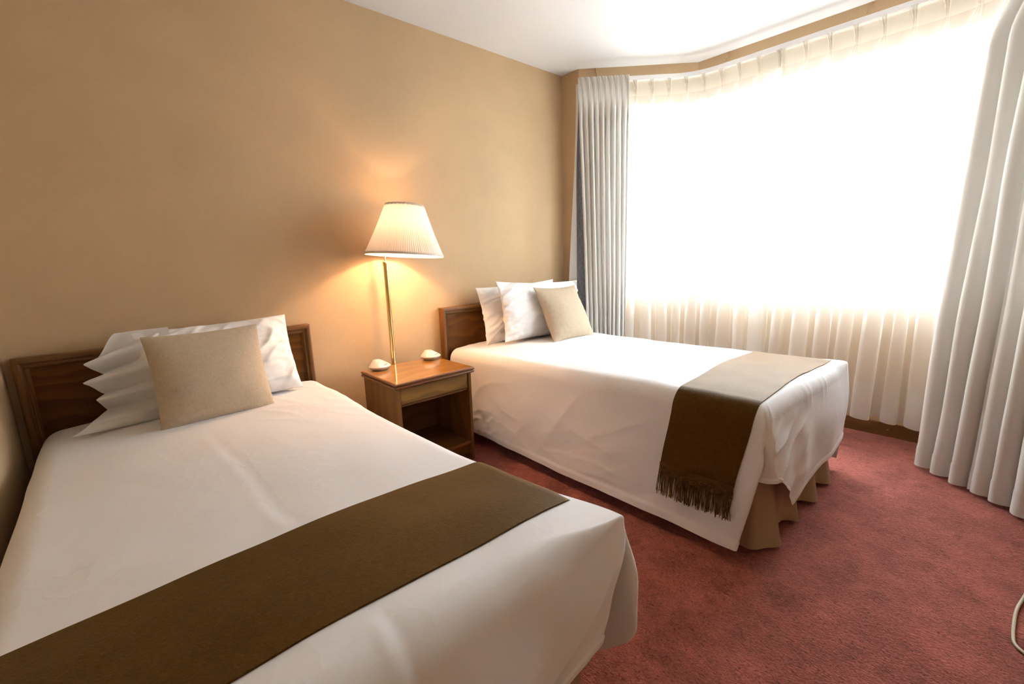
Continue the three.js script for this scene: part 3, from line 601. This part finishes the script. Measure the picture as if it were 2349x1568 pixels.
// ------------------------------------------------------------------ curtain rail, sheers and drapes
const railPts = [];
{
  const o = 0.115; // distance of the rail from the wall
  const k = o * Math.SQRT1_2, tn = o * Math.tan(Math.PI / 8);
  const A0 = [XC - k + 0.0, ZE0 + k], A1 = [XB - o, ZB0 + tn], C1 = [XB - o, ZB1 - tn], C2 = [XC - k, ZE1 - k];
  const fillet = (p, q, r, d) => { const f = (a, b) => { const l = Math.hypot(b[0] - a[0], b[1] - a[1]); return [a[0] + (b[0] - a[0]) / l * d, a[1] + (b[1] - a[1]) / l * d]; }; const s = f(q, p), e = f(q, r), out = []; for (let i = 0; i <= 10; i++) { const t = i / 10; out.push([0, 1].map((c) => (1 - t) * (1 - t) * s[c] + 2 * t * (1 - t) * q[c] + t * t * e[c])); } return out; };
  railPts.push(A0, ...fillet(A0, A1, C1, 0.16), ...fillet(A1, C1, C2, 0.16), C2);
}
const railLen = [0]; for (let i = 1; i < railPts.length; i++) railLen.push(railLen[i - 1] + Math.hypot(railPts[i][0] - railPts[i - 1][0], railPts[i][1] - railPts[i - 1][1]));
const RAIL = railLen.at(-1);
function railAt(s) {   // x, z and the way into the room
  s = clamp(s, 0, RAIL - 1e-6); let i = 0; while (i + 2 < railLen.length && railLen[i + 1] <= s) i++;
  const t = (s - railLen[i]) / (railLen[i + 1] - railLen[i]), p = railPts[i], q = railPts[i + 1], l = Math.hypot(q[0] - p[0], q[1] - p[1]);
  const dir = (j) => { const a = railPts[Math.max(0, j - 1)], b = railPts[Math.min(railPts.length - 1, j + 1)], m = Math.hypot(b[0] - a[0], b[1] - a[1]); return [(b[0] - a[0]) / m, (b[1] - a[1]) / m]; };
  const d0 = dir(i), d1 = dir(i + 1), dx = lerp(d0[0], d1[0], t), dz = lerp(d0[1], d1[1], t), m = Math.hypot(dx, dz);
  return [lerp(p[0], q[0], t), lerp(p[1], q[1], t), -dz / m, dx / m];
}
const YR = 2.385;   // underside of the rail
{
  const t = thing('curtain_rail', 'white curtain rail following the bend of the bay window', 'curtain rail');
  const prof = [[-0.016, 0], [0.014, 0], [0.018, 0.004], [0.018, 0.03], [0.014, 0.034], [-0.016, 0.034], [-0.016, 0]], nu = 160;
  const g = grid(nu, prof.length - 1, (u, v) => { const [x, z, nx, nzv] = railAt(u * RAIL), [o, y] = prof[Math.round(v * (prof.length - 1))]; return [x + nx * o, YR + y, z + nzv * o]; });
  part('rail', toCreasedNormals(g, 0.6), M.rail, t);
  for (const s of [0.13, 0.98, 1.78, 2.4, 2.9]) {
    const [x, z, nx, nzv] = railAt(s), w = 0.118;
    part('bracket', tube([[x, YR + 0.032, z], [x - nx * 0.03, YR + 0.045, z - nzv * 0.03], [x - nx * 0.075, YR + 0.1, z - nzv * 0.075], [x - nx * (w - 0.012), YR + 0.115, z - nzv * (w - 0.012)], [x - nx * (w - 0.006), YR + 0.14, z - nzv * (w - 0.006)]], 0.0055, 24, 8), M.wall, t);
  }
}
// A pleated curtain hung along the rail. opts: s0, s1, n pleats, off (in front of the rail), top, bot(s), head height, depths
function curtainPoint(o, P_, y) {    // P_: 0..n along the cloth
  const k = Math.min(o.n - 1, Math.floor(P_)), t = P_ - k, L = (o.s1 - o.s0) / o.n, pin = o.top - o.head;
  const free = smooth(pin + 0.005, pin - o.settle, y), up = clamp((y - pin) / o.head, 0, 1), low = clamp((o.top - y) / (o.top - 0.1));
  const r1 = hash(k, 1, o.sd), r2 = hash(k, 2, o.sd), r3 = hash(k, 3, o.sd);
  // heading: flat stretch, then a bundle of fingers
  const fl = 0.42, wr = lerp(0.13, 0.3, up * up) * o.tight, sh = 1 - wr;
  let lh, dh;
  if (t < fl) { lh = sh * (t / fl); dh = 0; } else { const q = (t - fl) / (1 - fl); lh = sh + wr * q; dh = o.finger * (0.35 + 0.65 * up) * Math.pow(Math.abs(Math.sin(Math.PI * 3 * q)), 0.8) + 0.004 * Math.sin(Math.PI * q); }
  // free fall: one round fold for each pleat, bulging over its neighbours
  let lf, df; if (o.loop) {
    const fl2 = 0.34, wide = 0.5 + 0.16 * (r1 - 0.5);
    if (t < fl2) { lf = (1 - wide) * (t / fl2); df = -0.008 * Math.sin(Math.PI * t / fl2); }
    else { const q = (t - fl2) / (1 - fl2); lf = 1 - wide + wide * q - o.loop * (0.75 + 0.5 * r2) * Math.sin(2 * Math.PI * q); df = o.depth * (0.7 + 0.6 * r3) * Math.pow(Math.sin(Math.PI * q), 0.75); }
  } else {
  const ph = 2 * Math.PI * (t - 0.21 + 0.5); lf = t + o.over * (0.7 + 0.6 * r1) * Math.sin(ph) / (2 * Math.PI) * -1 + 0.06 * Math.sin(2 * ph) * (r2 - 0.5);
  df = o.depth * (0.65 + 0.7 * r2) * Math.pow(0.5 + 0.5 * Math.cos(ph + Math.PI + 0.0), (o.round ?? 0.85) + 0.5 * r3 * (o.round ? 0.3 : 1)) - o.depth * 0.25; }
  const drift = (x) => o.drift * nz(x * 0.9, low * 1.3, o.sd) * low;
  const lat = k + lerp(lh, lf, free) + free * drift(P_);
  const s = o.s0 + lat * L + (o.lean ?? 0) * (1 - low) * (1 - lat / o.n) + (o.draw ?? 0) * low * (1 - lat / o.n), d = o.off + lerp(dh, df, free) + free * 0.012 * o.soft * nz(P_ * 1.1, y * 1.5, o.sd + 3) + (o.push ? o.push(P_ / o.n, low) : 0);
  const [x, z, nx, nzv] = railAt(s);
  const ext = s < 0 ? s : s > RAIL ? s - RAIL : 0, ox = ext * nzv, oz = -ext * nx;
  return [x + nx * d + ox, z + nzv * d + oz, P_ * L * 2];
}
function curtainGeo(o, yA, yB, cols, rows, shift = 0) {
  return grid(o.n * cols, rows, (u, v) => {
    const P_ = u * o.n, yb = typeof yB === 'function' ? yB(P_) : yB, y = lerp(yA, yb, v), [x, z, c] = curtainPoint({ ...o, off: o.off + shift }, Math.min(P_, o.n - 1e-4), y);
    return [x, y, z, c, y];
  });
}
function sheer(label, o) {
  const t = thing('sheer_curtain', label, 'sheer curtain', [0, 0, 0], 'sheer white curtains');
  const hem = (P_) => o.bottom + 0.008 * Math.sin(P_ * 2 * Math.PI);
  part('cloth', curtainGeo(o, o.top, hem, 22, 44), M.sheer, t);
  part('heading_tape', curtainGeo(o, o.top - 0.002, o.top - o.head - 0.004, 22, 8, 0.002), M.sheerTape, t);
  part('hem', curtainGeo(o, o.bottom + 0.215, (P_) => hem(P_) + 0.001, 22, 8, 0.002), M.sheer, t);
  // stitched seam under the heading
  part('seam', curtainGeo(o, o.top - o.head + 0.001, o.top - o.head - 0.004, 22, 1, 0.004), M.sheerTape, t);
  return t;
}
const SH = { off: -0.002, top: YR + 0.006, head: 0.1, settle: 0.16, tight: 1, finger: 0.02, depth: 0.055, loop: 0.2, over: 1, drift: 0.3, soft: 1, bottom: 0.135 };
sheer('sheer white pinch pleated curtain beside the gathered drape', { ...SH, s0: 0.05, s1: 1.37, n: 11, sd: 7 });
sheer('sheer white pinch pleated curtain beside the large right hand drape', { ...SH, off: 0.004, s0: 1.27, s1: 2.88, n: 13, sd: 13 });

// gathered drape at the left of the window
{
  const o = { off: 0.05, top: YR + 0.028, head: 0.098, settle: 0.2, tight: 2.6, finger: 0.012, depth: 0.036, over: 0.3, drift: 0.35, soft: 1.2, round: 0.45, s0: -0.02, s1: 0.345, n: 9, sd: 23, draw: 0.08 };
  const t = thing('drape', 'off white pleated drape gathered at the left of the window', 'curtain', [0, 0, 0], 'off white drapes');
  const g = curtainGeo(o, o.top, 0.02, 20, 60);
  part('cloth', g, M.drape, t);
  // dark lining and a strip of cloth showing at the outer edge
  const strip = (name, m, a0, a1, dz) => part(name, grid(6, 40, (u, v) => {
    const y = lerp(o.top - 0.03, 0.02, v), s = lerp(a0(v), a1(v), u), [x, z, nx, nzv] = railAt(0), d = 0.03 + dz + 0.008 * Math.sin(u * 3 + v * 2);
    return [x + nx * d + s * nzv, y, z + nzv * d - s * nx, s, y];
  }), m, t);
  strip('lining', M.lining, (v) => -0.012 - 0.02 * smooth(0, 0.3, v), (v) => -0.008 + 0.08 * smooth(0, 0.9, v), -0.01).userData.label = 'heathered grey lining';
  strip('back_strip', M.drape, (v) => -0.03 - 0.075 * smooth(0, 0.8, v), (v) => -0.01, -0.02);
}
// large drape at the right edge
{
  const o = { off: 0.12, top: YR + 0.028, head: 0.098, settle: 0.3, tight: 2.0, finger: 0.012, depth: 0.085, over: 0.7, round: 0.55, drift: 0.25, soft: 1.2, s0: RAIL - 0.63, s1: RAIL + 0.03, n: 7, sd: 31, lean: 0.1 };
  const t = thing('drape', 'off white drape hanging in deep folds at the right edge', 'curtain', [0, 0, 0], 'off white drapes');
  part('cloth', curtainGeo(o, o.top, 0.016, 26, 60), M.drape, t);
  part('hem', curtainGeo(o, 0.118, 0.015, 26, 6, 0.0025), M.drape, t);
}

// ------------------------------------------------------------------ cord on the carpet
solo('power_cord', tube([[2.40, 0.006, 2.78], [2.25, 0.006, 2.712], [2.12, 0.006, 2.688], [2.03, 0.006, 2.673], [1.95, 0.006, 2.668], [1.874, 0.006, 2.667], [1.835, 0.006, 2.671], [1.81, 0.006, 2.69], [1.80, 0.006, 2.75], [1.83, 0.006, 2.85], [1.95, 0.006, 3.0]], 0.0045, 80, 8), M.cord, 'thin beige cord looping on the carpet at the right edge', 'cord');

renderer.render(scene, camera);
